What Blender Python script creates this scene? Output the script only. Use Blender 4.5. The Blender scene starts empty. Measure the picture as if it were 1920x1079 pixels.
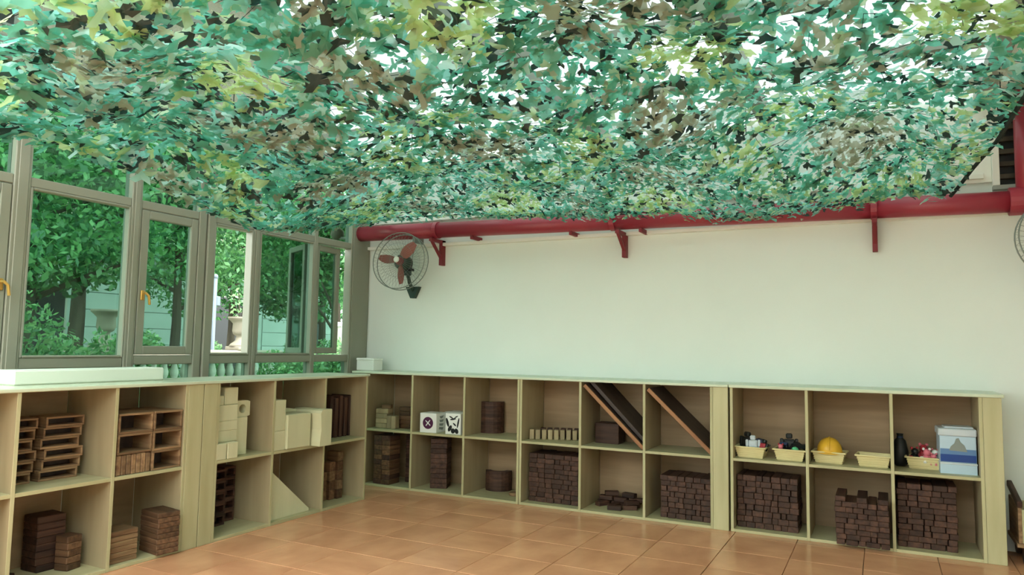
import bpy, bmesh, math, random
import numpy as np
from mathutils import Vector, Matrix
random.seed(7)
rng = np.random.default_rng(11)
S = bpy.context.scene
C = S.collection
R = math.radians

# ---------------------------------------------------------------- camera, sky, exposure
cam_d = bpy.data.cameras.new('camera')
cam = bpy.data.objects.new('camera', cam_d); C.objects.link(cam)
cam_d.sensor_fit = 'HORIZONTAL'; cam_d.sensor_width = 36.0
cam_d.lens = 1357.77 / 1920 * 36.0
cam_d.clip_start = 0.05; cam_d.clip_end = 200
CAM = Vector((3.79500938, -5.33679136, 1.26454595))
YAW, PITCH, ROLL = R(-27.01773224), R(4.68558147), R(0.92515456)
fwd = Vector((math.sin(YAW)*math.cos(PITCH), math.cos(YAW)*math.cos(PITCH), math.sin(PITCH)))
rgt = Vector((math.cos(YAW), -math.sin(YAW), 0)); up = rgt.cross(fwd)
r2 = math.cos(ROLL)*rgt + math.sin(ROLL)*up
u2 = -math.sin(ROLL)*rgt + math.cos(ROLL)*up
m = Matrix((r2, u2, -fwd)).transposed().to_4x4(); m.translation = CAM
cam.matrix_world = m
S.camera = cam
S.render.resolution_x, S.render.resolution_y = S.render.resolution_x, S.render.resolution_y

w = bpy.data.worlds.new('overcast_sky'); S.world = w; w.use_nodes = True
bg = w.node_tree.nodes['Background']
bg.inputs[0].default_value = (0.95, 1.0, 0.97, 1); bg.inputs[1].default_value = 3.0
S.view_settings.view_transform = 'Standard'; S.view_settings.look = 'None'
S.view_settings.gamma = 1.0; S.view_settings.use_curve_mapping = False
S.view_settings.exposure = 1.75
try:
    S.cycles.transparent_max_bounces = 16
    S.cycles.max_bounces = 10; S.cycles.diffuse_bounces = 6
    S.cycles.use_denoising = True
except Exception: pass

# ---------------------------------------------------------------- materials
def lin(r, g, b):
    f = lambda c: (c/255/12.92) if c/255 <= 0.04045 else ((c/255+0.055)/1.055)**2.4
    return (f(r), f(g), f(b), 1)
def mat(name, col, rough=0.6, spec=0.3, metal=0.0):
    M = bpy.data.materials.new(name); M.use_nodes = True
    b = M.node_tree.nodes['Principled BSDF']
    b.inputs['Base Color'].default_value = col; b.inputs['Roughness'].default_value = rough
    b.inputs['Specular IOR Level'].default_value = spec; b.inputs['Metallic'].default_value = metal
    return M
def noisy(name, c1, c2, scale=(6, 6, 6), detail=4, rough=0.6, spec=0.3, rand=0.0, bump=0.0, ns=1.0, lo=.3, hi=.7):
    M = mat(name, c1, rough, spec); nt = M.node_tree; N = nt.nodes; L = nt.links
    b = N['Principled BSDF']
    tc = N.new('ShaderNodeTexCoord'); mp = N.new('ShaderNodeMapping'); no = N.new('ShaderNodeTexNoise')
    oi = N.new('ShaderNodeObjectInfo')
    va = N.new('ShaderNodeVectorMath'); va.operation = 'ADD'
    mu = N.new('ShaderNodeMath'); mu.operation = 'MULTIPLY'; mu.inputs[1].default_value = 37.0
    L.new(oi.outputs['Random'], mu.inputs[0])
    mp.inputs['Scale'].default_value = scale
    L.new(tc.outputs['Object'], va.inputs[0]); L.new(mu.outputs[0], va.inputs[1])
    L.new(va.outputs[0], mp.inputs[0]); L.new(mp.outputs[0], no.inputs['Vector'])
    no.inputs['Scale'].default_value = ns; no.inputs['Detail'].default_value = detail
    cr = N.new('ShaderNodeValToRGB'); L.new(no.outputs['Fac'], cr.inputs[0])
    cr.color_ramp.elements[0].color = c1; cr.color_ramp.elements[1].color = c2
    cr.color_ramp.elements[0].position = lo; cr.color_ramp.elements[1].position = hi
    out = cr.outputs[0]
    if rand:
        hs = N.new('ShaderNodeHueSaturation'); mr = N.new('ShaderNodeMapRange')
        mr.inputs['To Min'].default_value = 1-rand; mr.inputs['To Max'].default_value = 1+rand
        L.new(oi.outputs['Random'], mr.inputs[0]); L.new(mr.outputs[0], hs.inputs['Value'])
        L.new(out, hs.inputs['Color']); out = hs.outputs[0]
    L.new(out, b.inputs['Base Color'])
    if bump:
        bp = N.new('ShaderNodeBump'); bp.inputs['Strength'].default_value = bump
        bp.inputs['Distance'].default_value = 0.01
        L.new(no.outputs['Fac'], bp.inputs['Height']); L.new(bp.outputs[0], b.inputs['Normal'])
    return M
def glass(name, tint, gloss=0.10):
    M = bpy.data.materials.new(name); M.use_nodes = True; nt = M.node_tree; N = nt.nodes; L = nt.links
    N.remove(N['Principled BSDF'])
    t = N.new('ShaderNodeBsdfTransparent'); t.inputs[0].default_value = tint
    g = N.new('ShaderNodeBsdfGlossy'); g.inputs['Roughness'].default_value = 0.02
    g.inputs[0].default_value = (.8, .95, .88, 1)
    lw = N.new('ShaderNodeFresnel'); lw.inputs[0].default_value = 1.45
    mu = N.new('ShaderNodeMath'); mu.operation = 'MULTIPLY'; mu.inputs[1].default_value = gloss/0.1
    mx = N.new('ShaderNodeMixShader')
    ge = N.new('ShaderNodeNewGeometry'); iv = N.new('ShaderNodeMath'); iv.operation = 'SUBTRACT'; iv.inputs[0].default_value = 1
    m2 = N.new('ShaderNodeMath'); m2.operation = 'MULTIPLY'
    L.new(ge.outputs['Backfacing'], iv.inputs[1]); L.new(lw.outputs[0], mu.inputs[0])
    L.new(mu.outputs[0], m2.inputs[0]); L.new(iv.outputs[0], m2.inputs[1]); L.new(m2.outputs[0], mx.inputs[0])
    L.new(t.outputs[0], mx.inputs[1]); L.new(g.outputs[0], mx.inputs[2])
    L.new(mx.outputs[0], N['Material Output'].inputs[0]); return M
def leafy(name, col, trans=0.45, col2=None, gloss=.04):
    M = bpy.data.materials.new(name); M.use_nodes = True; nt = M.node_tree; N = nt.nodes; L = nt.links
    N.remove(N['Principled BSDF'])
    d = N.new('ShaderNodeBsdfDiffuse'); t = N.new('ShaderNodeBsdfTranslucent'); mx = N.new('ShaderNodeMixShader')
    gl = N.new('ShaderNodeBsdfGlossy'); gl.inputs['Roughness'].default_value = .45; gl.inputs[0].default_value = (.75, 1, .95, 1)
    m2 = N.new('ShaderNodeMixShader'); m2.inputs[0].default_value = gloss
    mx.inputs[0].default_value = trans
    if col2:
        tc = N.new('ShaderNodeTexCoord'); no = N.new('ShaderNodeTexNoise'); no.inputs['Scale'].default_value = 9
        cr = N.new('ShaderNodeValToRGB'); cr.color_ramp.elements[0].color = col; cr.color_ramp.elements[1].color = col2
        cr.color_ramp.elements[0].position = .42; cr.color_ramp.elements[1].position = .58
        L.new(tc.outputs['Object'], no.inputs['Vector']); L.new(no.outputs['Fac'], cr.inputs[0])
        L.new(cr.outputs[0], d.inputs[0]); L.new(cr.outputs[0], t.inputs[0])
    else:
        d.inputs[0].default_value = col; t.inputs[0].default_value = col
    L.new(d.outputs[0], mx.inputs[1]); L.new(t.outputs[0], mx.inputs[2])
    L.new(mx.outputs[0], m2.inputs[1]); L.new(gl.outputs[0], m2.inputs[2])
    L.new(m2.outputs[0], N['Material Output'].inputs[0]); return M

BIRCH = [noisy('birch_'+a, (.37, .34, .185, 1), (.45, .42, .245, 1), scale=s, rough=.45, spec=.35, rand=.05)
         for a, s in (('x', (1.5, 14, 14)), ('y', (14, 1.5, 14)), ('z', (14, 14, 1.5)))]
SHADEM = [noisy('birch_shaded_'+a, (.31, .25, .145, 1), (.38, .31, .185, 1), scale=s, rough=.45, spec=.35, rand=.05)
         for a, s in (('x', (1.5, 14, 14)), ('y', (14, 1.5, 14)), ('z', (14, 14, 1.5)))]  # browner birch: shade inside the cells put into the colour
PALT = noisy('light_tan_wood', (.26, .20, .11, 1), (.36, .29, .17, 1), scale=(30, 30, 4), rough=.6, rand=.2)
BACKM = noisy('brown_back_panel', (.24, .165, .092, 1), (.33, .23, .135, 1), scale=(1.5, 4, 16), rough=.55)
PALE = noisy('pale_block_wood', (.50, .49, .31, 1), (.57, .55, .36, 1), scale=(9, 9, 2), rough=.55, rand=.06)
TOPM = noisy('worktop_laminate', (.50, .56, .41, 1), (.55, .61, .46, 1), scale=(3, 3, 3), rough=.25, spec=.5)
BRN = [noisy('brown_wood_'+a, (.025, .012, .009, 1), (.085, .04, .025, 1), scale=s, rough=.6, rand=.35)
       for a, s in (('x', (3, 40, 40)), ('y', (40, 3, 40)), ('z', (40, 40, 3)))]
BMID = [noisy('mid_brown_wood_'+a, (.06, .03, .016, 1), (.17, .09, .046, 1), scale=s, rough=.6, rand=.4)
        for a, s in (('x', (3, 40, 40)), ('y', (40, 3, 40)), ('z', (40, 40, 3)))]
MIDW = [noisy('tan_wood_'+a, (.13, .07, .035, 1), (.28, .175, .09, 1), scale=s, rough=.6, rand=.25)
        for a, s in (('x', (3, 40, 40)), ('y', (40, 3, 40)), ('z', (40, 40, 3)))]
ORNG = noisy('reddish_board_edge', (.20, .08, .035, 1), (.33, .16, .07, 1), scale=(2, 20, 20), rough=.5)
DKB = noisy('dark_board_face', (.035, .025, .022, 1), (.07, .048, .04, 1), scale=(2, 20, 20), rough=.5)
WALL = noisy('white_wall_paint', (.71, .76, .715, 1), (.74, .79, .745, 1), scale=(2, 2, 2), rough=.75, spec=.2)
TRIMW = mat('white_trim', (.80, .81, .74, 1), .5)
FRAME = noisy('window_frame_paint', (.24, .245, .19, 1), (.27, .275, .215, 1), scale=(1, 1, 1), rough=.4, spec=.4)
STEEL = noisy('roof_beam_paint', (.30, .31, .27, 1), (.35, .36, .32, 1), scale=(1, 1, 1), rough=.5)
RED = noisy('red_pipe_paint', (.28, .027, .047, 1), (.33, .034, .056, 1), scale=(4, 4, 4), rough=.38, spec=.5)
DRED = mat('dark_red_paint', (.20, .022, .03, 1), .5)
GOLD = mat('brass_handle', (.55, .33, .08, 1), .3, .5, .6)
WGLS = glass('green_window_glass', (.43, .56, .51, 1), .09)
CGLS = glass('clear_pane', (.86, .95, .9, 1), .08)
RGLS = glass('roof_glass', (.365, .395, .385, 1), .08)
TILE = noisy('terracotta_tile', (.52, .24, .125, 1), (.68, .345, .185, 1), scale=(3, 5, 3), detail=7, rough=.22, spec=.5, rand=.04, bump=.03)
GROUT = mat('tile_grout', (.30, .16, .09, 1), .8)
BOUNCE = noisy('bounce_paving', (.42, .41, .36, 1), (.50, .49, .44, 1), scale=(2, 2, 2), rough=.8)  # pale so that the added ground bounces light
GRND = noisy('garden_soil', (.05, .08, .03, 1), (.10, .14, .05, 1), scale=(1, 1, 1), rough=.9)
STONE = noisy('pale_stone', (.23, .20, .155, 1), (.30, .265, .21, 1), scale=(6, 6, 6), rough=.8)
POLE = mat('grey_blue_pole_paint', (.15, .18, .22, 1), .5)
BSTN = mat('baluster_stone', (.50, .50, .43, 1), .7)
BARK = noisy('tree_bark', (.035, .028, .02, 1), (.09, .075, .055, 1), scale=(8, 8, 2), rough=.9)
BLACK = mat('black_plastic', (.012, .014, .014, 1), .4)
DGRN = mat('dark_green_metal', (.025, .05, .04, 1), .45)
GREY = mat('grey_wire', (.20, .23, .21, 1), .4, .4)
WHITE = mat('white_plastic', (.74, .76, .72, 1), .4)
FOAM = noisy('white_foam_board', (.66, .72, .62, 1), (.72, .78, .68, 1), scale=(3, 3, 3), rough=.6)
YEL = mat('yellow_plastic', (.62, .36, .03, 1), .35)
CREAM = noisy('cream_basket_plastic', (.58, .50, .25, 1), (.66, .58, .31, 1), scale=(9, 9, 9), rough=.45)
ROPE = mat('dark_rope', (.012, .02, .018, 1), .8)

# ---------------------------------------------------------------- mesh helpers
class MB:
    def __init__(s): s.v = []; s.f = []; s.mi = []; s.m = 0; s.sm = False
    def add(s, vs, fs):
        o = len(s.v); s.v += [tuple(v) for v in vs]
        for f in fs: s.f.append([i+o for i in f]); s.mi.append(s.m)
    def box(s, a, b, bev=0.0, M=None):
        x0, y0, z0 = [min(p, q) for p, q in zip(a, b)]; x1, y1, z1 = [max(p, q) for p, q in zip(a, b)]
        e = min(bev, .45*(x1-x0), .45*(y1-y0), .45*(z1-z0))
        if e <= 0:
            vs = [(x, y, z) for z in (z0, z1) for y in (y0, y1) for x in (x0, x1)]
            fs = [(0, 2, 3, 1), (4, 5, 7, 6), (0, 1, 5, 4), (2, 6, 7, 3), (0, 4, 6, 2), (1, 3, 7, 5)]
        else:
            vs = []; idx = {}
            for i, X in enumerate((x0, x1)):
                for j, Y in enumerate((y0, y1)):
                    for k, Z in enumerate((z0, z1)):
                        dx, dy, dz = e*(1-2*i), e*(1-2*j), e*(1-2*k)
                        idx[i, j, k] = len(vs)
                        vs += [(X, Y+dy, Z+dz), (X+dx, Y, Z+dz), (X+dx, Y+dy, Z)]
            I = lambda i, j, k, a: idx[i, j, k]+a
            fs = []
            for i in (0, 1):
                q = [I(i, 0, 0, 0), I(i, 1, 0, 0), I(i, 1, 1, 0), I(i, 0, 1, 0)]; fs.append(q if i else q[::-1])
                q = [I(0, i, 0, 1), I(1, i, 0, 1), I(1, i, 1, 1), I(0, i, 1, 1)]; fs.append(q[::-1] if i else q)
                q = [I(0, 0, i, 2), I(1, 0, i, 2), I(1, 1, i, 2), I(0, 1, i, 2)]; fs.append(q if i else q[::-1])
            for a in (0, 1):
                for b_ in (0, 1):
                    fs.append([I(0, a, b_, 1), I(1, a, b_, 1), I(1, a, b_, 2), I(0, a, b_, 2)])
                    fs.append([I(a, 0, b_, 0), I(a, 1, b_, 0), I(a, 1, b_, 2), I(a, 0, b_, 2)])
                    fs.append([I(a, b_, 0, 0), I(a, b_, 1, 0), I(a, b_, 1, 1), I(a, b_, 0, 1)])
            for k in idx.values(): fs.append([k, k+1, k+2])
        if M is not None: vs = [M @ Vector(v) for v in vs]
        s.add(vs, fs); return s
    def prism(s, poly, d, M=None):            # poly in local (x,z), extruded along y 0..d
        n = len(poly); vs = [(x, 0, z) for x, z in poly]+[(x, d, z) for x, z in poly]
        fs = [list(range(n)), list(range(2*n-1, n-1, -1))]+[[i, i+n, (i+1) % n+n, (i+1) % n] for i in range(n)]
        if M is not None: vs = [M @ Vector(v) for v in vs]
        s.add(vs, fs); return s
    def lathe(s, prof, n=16, c=(0, 0, 0), M=None):
        vs = []; fs = []
        for r, z in prof:
            for i in range(n):
                a = 2*math.pi*i/n; vs.append((c[0]+r*math.cos(a), c[1]+r*math.sin(a), c[2]+z))
        for k in range(len(prof)-1):
            for i in range(n):
                j = (i+1) % n; fs.append([k*n+i, k*n+j, (k+1)*n+j, (k+1)*n+i])
        fs.append(list(range(n))[::-1]); fs.append([(len(prof)-1)*n+i for i in range(n)])
        if M is not None: vs = [M @ Vector(v) for v in vs]
        s.add(vs, fs); return s
    def tube(s, pts, r, n=8, closed=False, r_end=None):
        pts = [Vector(p) for p in pts]; N_ = len(pts); vs = []; fs = []
        ref = None
        for i, p in enumerate(pts):
            if closed: t = pts[(i+1) % N_]-pts[i-1]
            else: t = pts[min(i+1, N_-1)]-pts[max(i-1, 0)]
            t.normalize()
            if ref is None: ref = t.orthogonal().normalized()
            a = (ref-t*ref.dot(t))
            a = a.normalized() if a.length > 1e-6 else t.orthogonal().normalized()
            ref = a; b = t.cross(a)
            rr = r if r_end is None else r+(r_end-r)*i/max(1, N_-1)
            for k in range(n):
                q = 2*math.pi*k/n; vs.append(p+a*math.cos(q)*rr+b*math.sin(q)*rr)
        for i in range(N_ if closed else N_-1):
            for k in range(n):
                i2 = (i+1) % N_; k2 = (k+1) % n
                fs.append([i*n+k, i*n+k2, i2*n+k2, i2*n+k])
        if not closed: fs.append(list(range(n))[::-1]); fs.append([(N_-1)*n+k for k in range(n)])
        s.add(vs, fs); return s
    def ball(s, c, r, n=12, sc=(1, 1, 1)):
        prof = [(math.sin(math.pi*k/8)*r, -math.cos(math.pi*k/8)*r) for k in range(9)]
        prof[0] = (r*.02, -r); prof[-1] = (r*.02, r)
        M = Matrix.Translation(c) @ Matrix.Diagonal((*sc, 1))
        return s.lathe(prof, n, M=M)
    def mesh(s, name, mats, smooth=False):
        me = bpy.data.meshes.new(name); me.from_pydata(s.v, [], s.f)
        for q in (mats if isinstance(mats, (list, tuple)) else [mats]): me.materials.append(q)
        me.polygons.foreach_set('material_index', s.mi)
        if smooth:
            me.polygons.foreach_set('use_smooth', [True]*len(s.f))
        bm = bmesh.new(); bm.from_mesh(me); bmesh.ops.recalc_face_normals(bm, faces=bm.faces); bm.to_mesh(me); bm.free()
        me.update(); return me
    def build(s, name, mats, parent=None, loc=(0, 0, 0), smooth=False, rot=None):
        return link(name, s.mesh(name, mats, smooth), parent, loc, rot)
def link(name, me, parent=None, loc=(0, 0, 0), rot=None):
    o = bpy.data.objects.new(name, me); C.objects.link(o)
    if parent: o.parent = parent
    o.location = loc
    if rot: o.rotation_euler = rot
    return o
def tag(o, label, cat, group=None, kind=None):
    o['label'] = label; o['category'] = cat
    if group: o['group'] = group
    if kind: o['kind'] = kind
    return o
def thing(name, label, cat, loc=(0, 0, 0), rz=0, group=None, kind=None):
    o = bpy.data.objects.new(name, None); C.objects.link(o); o.empty_display_size = .1
    o.location = loc; o.rotation_euler = (0, 0, rz)
    return tag(o, label, cat, group, kind)
def bx(name, a, b, mats, parent=None, bev=.002, loc=(0, 0, 0), rot=None):
    return MB().box(a, b, bev).build(name, mats, parent, loc, rot=rot)
def grain(fam, dims):                         # the material whose grain follows the longest side
    return fam[max(range(3), key=lambda i: abs(dims[i]))]
_cache = {}
def block(dims, fam, bev=.004):               # shared block mesh, origin at the middle of its base
    key = (tuple(round(d, 3) for d in dims), id(fam), bev)
    if key not in _cache:
        x, y, z = dims; mt = grain(fam, dims) if isinstance(fam, list) else fam
        _cache[key] = MB().box((-x/2, -y/2, 0), (x/2, y/2, z), bev).mesh('wooden_block', mt)
    return _cache[key]
ORD = ['zeroth', 'first', 'second', 'third', 'fourth', 'fifth', 'sixth', 'seventh', 'eighth', 'ninth', 'tenth', 'eleventh', 'twelfth']
def put(name, me, label, cat, loc, rz=0, group=None, rot=None):
    o = link(name, me, None, loc, rot or (0, 0, rz)); return tag(o, label, cat, group)

# ---------------------------------------------------------------- setting: floor of tiles, walls, roof
WX, WY = -.77, .46                             # inner faces of the window wall and of the back wall
floor = bx('floor', (-.85, -7.0, -.12), (5.85, .6, -.012), GROUT, bev=0)
tag(floor, 'terracotta tiled floor of the playroom', 'floor', kind='structure')
T = .4065
tile_me = MB().box((-T/2+.002, -T/2+.002, -.012), (T/2-.002, T/2-.002, 0), .0012).mesh('tile', TILE)
for i in range(-4, 12):
    for j in range(-13, 6):
        cx = .825+(i+.5)*T; cy = -1.735+(j+.5)*T
        if cx < -.6 or cx > 5.7 or cy > .3 or cy < -6.8: continue
        t = link('tile', tile_me, floor, (cx, cy, -.0004*random.random()), (0, 0, random.choice((0, 1, 2, 3))*math.pi/2))
wb = bx('wall_back', (-.9, WY, -.1), (5.85, WY+.14, 3.2), WALL, bev=0)
tag(wb, 'plain white painted wall behind the long cube shelf', 'wall', kind='structure')
wr = bx('wall_right', (5.7, -7.0, -.1), (5.84, WY, 3.2), WALL, bev=0)
tag(wr, 'white side wall outside the right edge', 'wall', kind='structure')
wl = bx('wall_left', (WX-.1, -4.75, -.1), (WX, WY, .34), WALL, bev=0)
tag(wl, 'low white wall under the tall windows behind left shelf', 'wall', kind='structure')
tag(bx('trim_1', (-.76, WY-.055, 2.205), (5.7, WY, 2.235), TRIMW), 'thin white ledge along the wall under the red pipe', 'trim', kind='structure')
tag(bx('trim_2', (-.72, WY-.05, 2.455), (4.44, WY, 2.49), TRIMW), 'thin white cable trunking along the wall above the red pipe', 'trim', kind='structure')
# garden ground
bx_g = bx('garden_ground', (-40, -40, -.3), (40, 40, -.125), GRND, bev=0)
tag(bx_g, 'planted garden ground outside the windows', 'ground', kind='structure')

wf = bx('wall_light_block', (-.85, -7.15, -.1), (5.84, -7.0, 3.2), WALL, bev=0)  # unseen wall added to cut light from behind the camera
tag(wf, 'unseen white wall added behind the camera to cut light', 'wall', kind='structure')
yd = bx('bounce_ground', (-.85, -30, -.13), (25, -7.15, -.012), BOUNCE, bev=0)  # out-of-view ground added to bounce light onto net and wall
tag(yd, 'unseen pale paving added behind the camera to bounce light', 'ground', kind='structure')
# roof: glazed bays between grey beams
ZR = 3.02
roof = thing('ceiling', 'glazed conservatory roof of pale panes above the camouflage net', 'roof', (0, 0, ZR), kind='structure')
xs = [-.85, .45, 1.75, 3.05, 4.45]; ys = [-4.2, -3.3, -2.4, -1.5, -.6, .46]
pz = lambda y: .06*(.46-y)/7
for i in range(4):
    for j in range(5):
        MB().box((xs[i]+.02, ys[j]+.02, .05), (xs[i+1]-.02, ys[j+1]-.02, .056)).build('roof_pane', RGLS, roof)
for x in xs: bx('rafter', (x-.05, -4.25, -.03), (x+.05, .46, .05), STEEL, roof)
for y in ys[:-1]: bx('purlin', (-.87, y-.04, -.01), (4.5, y+.04, .05), STEEL, roof)
ev = bx('ceiling_shade_eave', (-1.75, -4.9, 3.0), (-.9, .6, 3.08), STEEL, bev=0)  # overhang added to shade the garden and window reveals
tag(ev, 'unseen grey eave added above the windows to shade the garden', 'added eave', kind='structure')
soff = bx('ceiling_soffit', (4.5, -7.0, 3.0), (5.84, WY, 3.2), WALL, bev=0)
tag(soff, 'solid white ceiling strip to the right of the glazed roof', 'ceiling', kind='structure')

# window wall
BAYS = [(-4.65, -3.85), (-3.75, -2.91), (-2.81, -2.147), (-2.068, -1.59), (-1.446, -1.051), (-.978, -.339), (-.29, .175)]
POSTS = [(-4.75, -4.65), (-3.85, -3.75), (-2.91, -2.81), (-2.147, -2.068), (-1.59, -1.446), (-1.051, -.978), (-.339, -.29), (.175, .46)]
PL = ['window post at the far left out of frame', 'window post left of the long white board',
      'wide grey window post at the left end of long white board', 'grey mullion left of the casement with brass handle',
      'double grey post between the brass handled casement and open bay', 'grey mullion right of the open window bay',
      'thin grey mullion beside the ajar sash', 'broad grey corner post beside the white wall']
for k, (a, b) in enumerate(POSTS):
    mb = MB()
    if k == 4:
        mb.box((WX-.09, a, .3), (WX, a+.07, 3.0), .006); mb.box((WX-.09, a+.076, .3), (WX+.012, b, 3.0), .006)
    else:
        mb.box((WX-.09, a, .3), (WX, b, 3.0), .006)
        if b-a > .06: mb.box((WX, a+.02, .3), (WX+.008, b-.02, 3.0), .004)
    tag(mb.build('trim_%d' % (k+3), FRAME), PL[k], 'window post', kind='structure')
WL = ['window bay out of frame on the left', 'window bay cut by left picture edge with brass handled sash',
      'wide fixed window above the long white board', 'narrow casement window with a brass handle', 'open window bay showing stone urn and white pole',
      'fixed window through which an opened sash is seen', 'window bay beside corner post with ajar sash']
def sash_mesh(wd, z0, z1, fr=.06, th=.045):
    mb = MB()
    mb.box((-th, 0, z0), (0, fr, z1), .005); mb.box((-th, wd-fr, z0), (0, wd, z1), .005)
    mb.box((-th, fr, z0), (0, wd-fr, z0+fr), .005); mb.box((-th, fr, z1-fr), (0, wd-fr, z1), .005)
    return mb
def sash(parent, hinge, wd, z0, z1, ang=0, handle_y=None, outside=False, fr=.06):
    s = sash_mesh(wd, z0, z1, fr).build('sash', FRAME, parent, hinge, rot=(0, 0, ang))
    MB().box((-.026, fr-.005, z0+fr-.005), (-.02, wd-fr+.005, z1-fr+.005)).build('sash_pane', WGLS, s)
    if handle_y is not None:
        zc = (z0+z1)/2-.1; mb = MB()
        mb.box((0, handle_y-.014, zc-.03), (.012, handle_y+.014, zc+.04), .004)
        mb.tube([(.01, handle_y, zc+.02), (.04, handle_y, zc+.02), (.045, handle_y+.02, zc), (.045, handle_y+.03, zc-.06)], .009)
        mb.build('handle', GOLD if not outside else WHITE, s)
    return s
for k, (a, b) in enumerate(BAYS):
    wn = thing('window_%d' % (k+1), WL[k], 'window', (WX, a, .3), kind='structure'); L_ = b-a; z = lambda h: h-.3
    zb = (1.10, 1.165) if k not in (2,) else (1.085, 1.15)
    for (z0, z1) in ((.30, .38), zb, (2.185, 2.245), (2.92, 3.0)):
        bx('rail', (-.085, 0, z(z0)), (-.005, L_, z(z1)), FRAME, wn, .005)
    MB().box((-.05, 0, z(2.245)), (-.044, L_, z(2.92))).build('upper_pane', WGLS, wn)
    MB().box((-.05, 0, z(.38)), (-.044, L_, z(zb[0]))).build('lower_pane', WGLS, wn)
    if k in (1, 3):
        sash(wn, (-.002, .005, 0), L_-.01, z(1.17), z(2.18), 0, 0.03 if k == 3 else L_-.04)
    elif k == 4:
        mb = sash_mesh(L_, z(1.165), z(2.185), .018, .08); mb.build('opening_frame', FRAME, wn)
    elif k == 6:
        sash(wn, (-.02, .0, 0), .375, z(1.175), z(2.175), R(6), None, fr=.055)
        s = sash(wn, (-.09, -.02, 0), .44, z(1.175), z(2.175), R(62), .40, True, fr=.05)
    else:
        MB().box((-.05, 0, z(zb[1])), (-.044, L_, z(2.185))).build('pane', WGLS, wn)
        mb = sash_mesh(L_, z(zb[1]), z(2.185), .016, .05); mb.build('glazing_bead', FRAME, wn)

# wall vent with dark slats at the upper right, above the pipe end
lv = thing('slatted_vent', 'dark slatted vent in a pale frame high on the wall above pipe end', 'vent', (4.62, WY, 2.40))
bx('frame', (-.13, -.06, 0), (-.09, 0, .62), TRIMW, lv); bx('frame', (.5, -.06, 0), (.54, 0, .62), TRIMW, lv)
bx('frame', (-.13, -.06, -.03), (.54, 0, 0), STEEL, lv); bx('frame', (-.13, -.06, .6), (.54, 0, .62), TRIMW, lv)
bx('backing', (-.09, -.012, 0), (.5, 0, .6), BLACK, lv)
for k in range(7):
    bx('slat', (-.3, -.045, -.016), (.3, -.012, .016), BARK, lv, loc=(.205, 0, .06+k*.085), rot=(0, R(-0), 0))
tag(bx('wall_panel', (4.22, WY-.03, 2.43), (4.49, WY, 2.98), TRIMW, bev=.004), 'pale wall panel between net corner and slatted vent', 'panel')

# ---------------------------------------------------------------- red pipe with brackets
pz_ = lambda x: 2.352-.0165*(x+.8)
pipe = thing('red_pipe', 'long red rain pipe running along the top of the white wall', 'pipe', (0, .3, 0))
MB().tube([(-.80, 0, pz_(-.8)), (.13, 0, pz_(.13))], .074, 20).build('pipe_length', RED, pipe, smooth=True)
MB().tube([(.13, 0, pz_(.13)), (1.85, 0, pz_(1.85))], .071, 20).build('pipe_length', RED, pipe, smooth=True)
MB().tube([(1.85, 0, pz_(1.85)), (3.77, 0, pz_(3.77))], .071, 20).build('pipe_length', RED, pipe, smooth=True)
MB().tube([(3.77, 0, pz_(3.77)), (4.60, 0, pz_(4.6))], .071, 20).build('pipe_length', RED, pipe, smooth=True)
for x in (.13, 1.85, 3.77):
    MB().tube([(x-.02, 0, pz_(x)), (x+.02, 0, pz_(x))], .079, 20).build('coupling', RED, pipe)
MB().tube([(4.56, 0, pz_(4.58)), (4.64, 0, pz_(4.58))], .092, 20).build('end_flange', RED, pipe)
MB().tube([(4.66, 0, pz_(4.6)-.04), (4.66, 0, 3.0)], .06, 16).build('downpipe', RED, pipe, smooth=True)
for x in (.514, 1.479, 2.086):
    MB().box((x-.014, -.03, pz_(x)-.10), (x+.014, .155, pz_(x)-.065), .004).build('clamp', DRED, pipe)
BL = ['red triangular bracket beside the wall fan', 'red triangular bracket in the middle of the wall', 'red triangular bracket nearest the vent and second fan']
for x, lb, zb in ((.108, BL[0], 2.02), (1.907, BL[1], 2.02), (3.772, BL[2], 1.985)):
    b = thing('pipe_bracket', lb, 'bracket', (x, WY, zb), group='brackets under the red pipe')
    zt = pz_(x)-.08-zb
    bx('wall_leg', (-.017, -.064, 0), (.017, 0, zt), DRED, b); bx('arm', (-.017, -.24, zt-.03), (.017, 0, zt), DRED, b)
    mb = MB(); M = Matrix.Translation((0, -.012, .03)) @ Matrix.Rotation(math.atan2(.21, zt-.05), 4, 'X')
    mb.box((-.012, -.012, 0), (.012, .012, math.hypot(.21, zt-.05)), .002, M); mb.build('brace', DRED, b)

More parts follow.
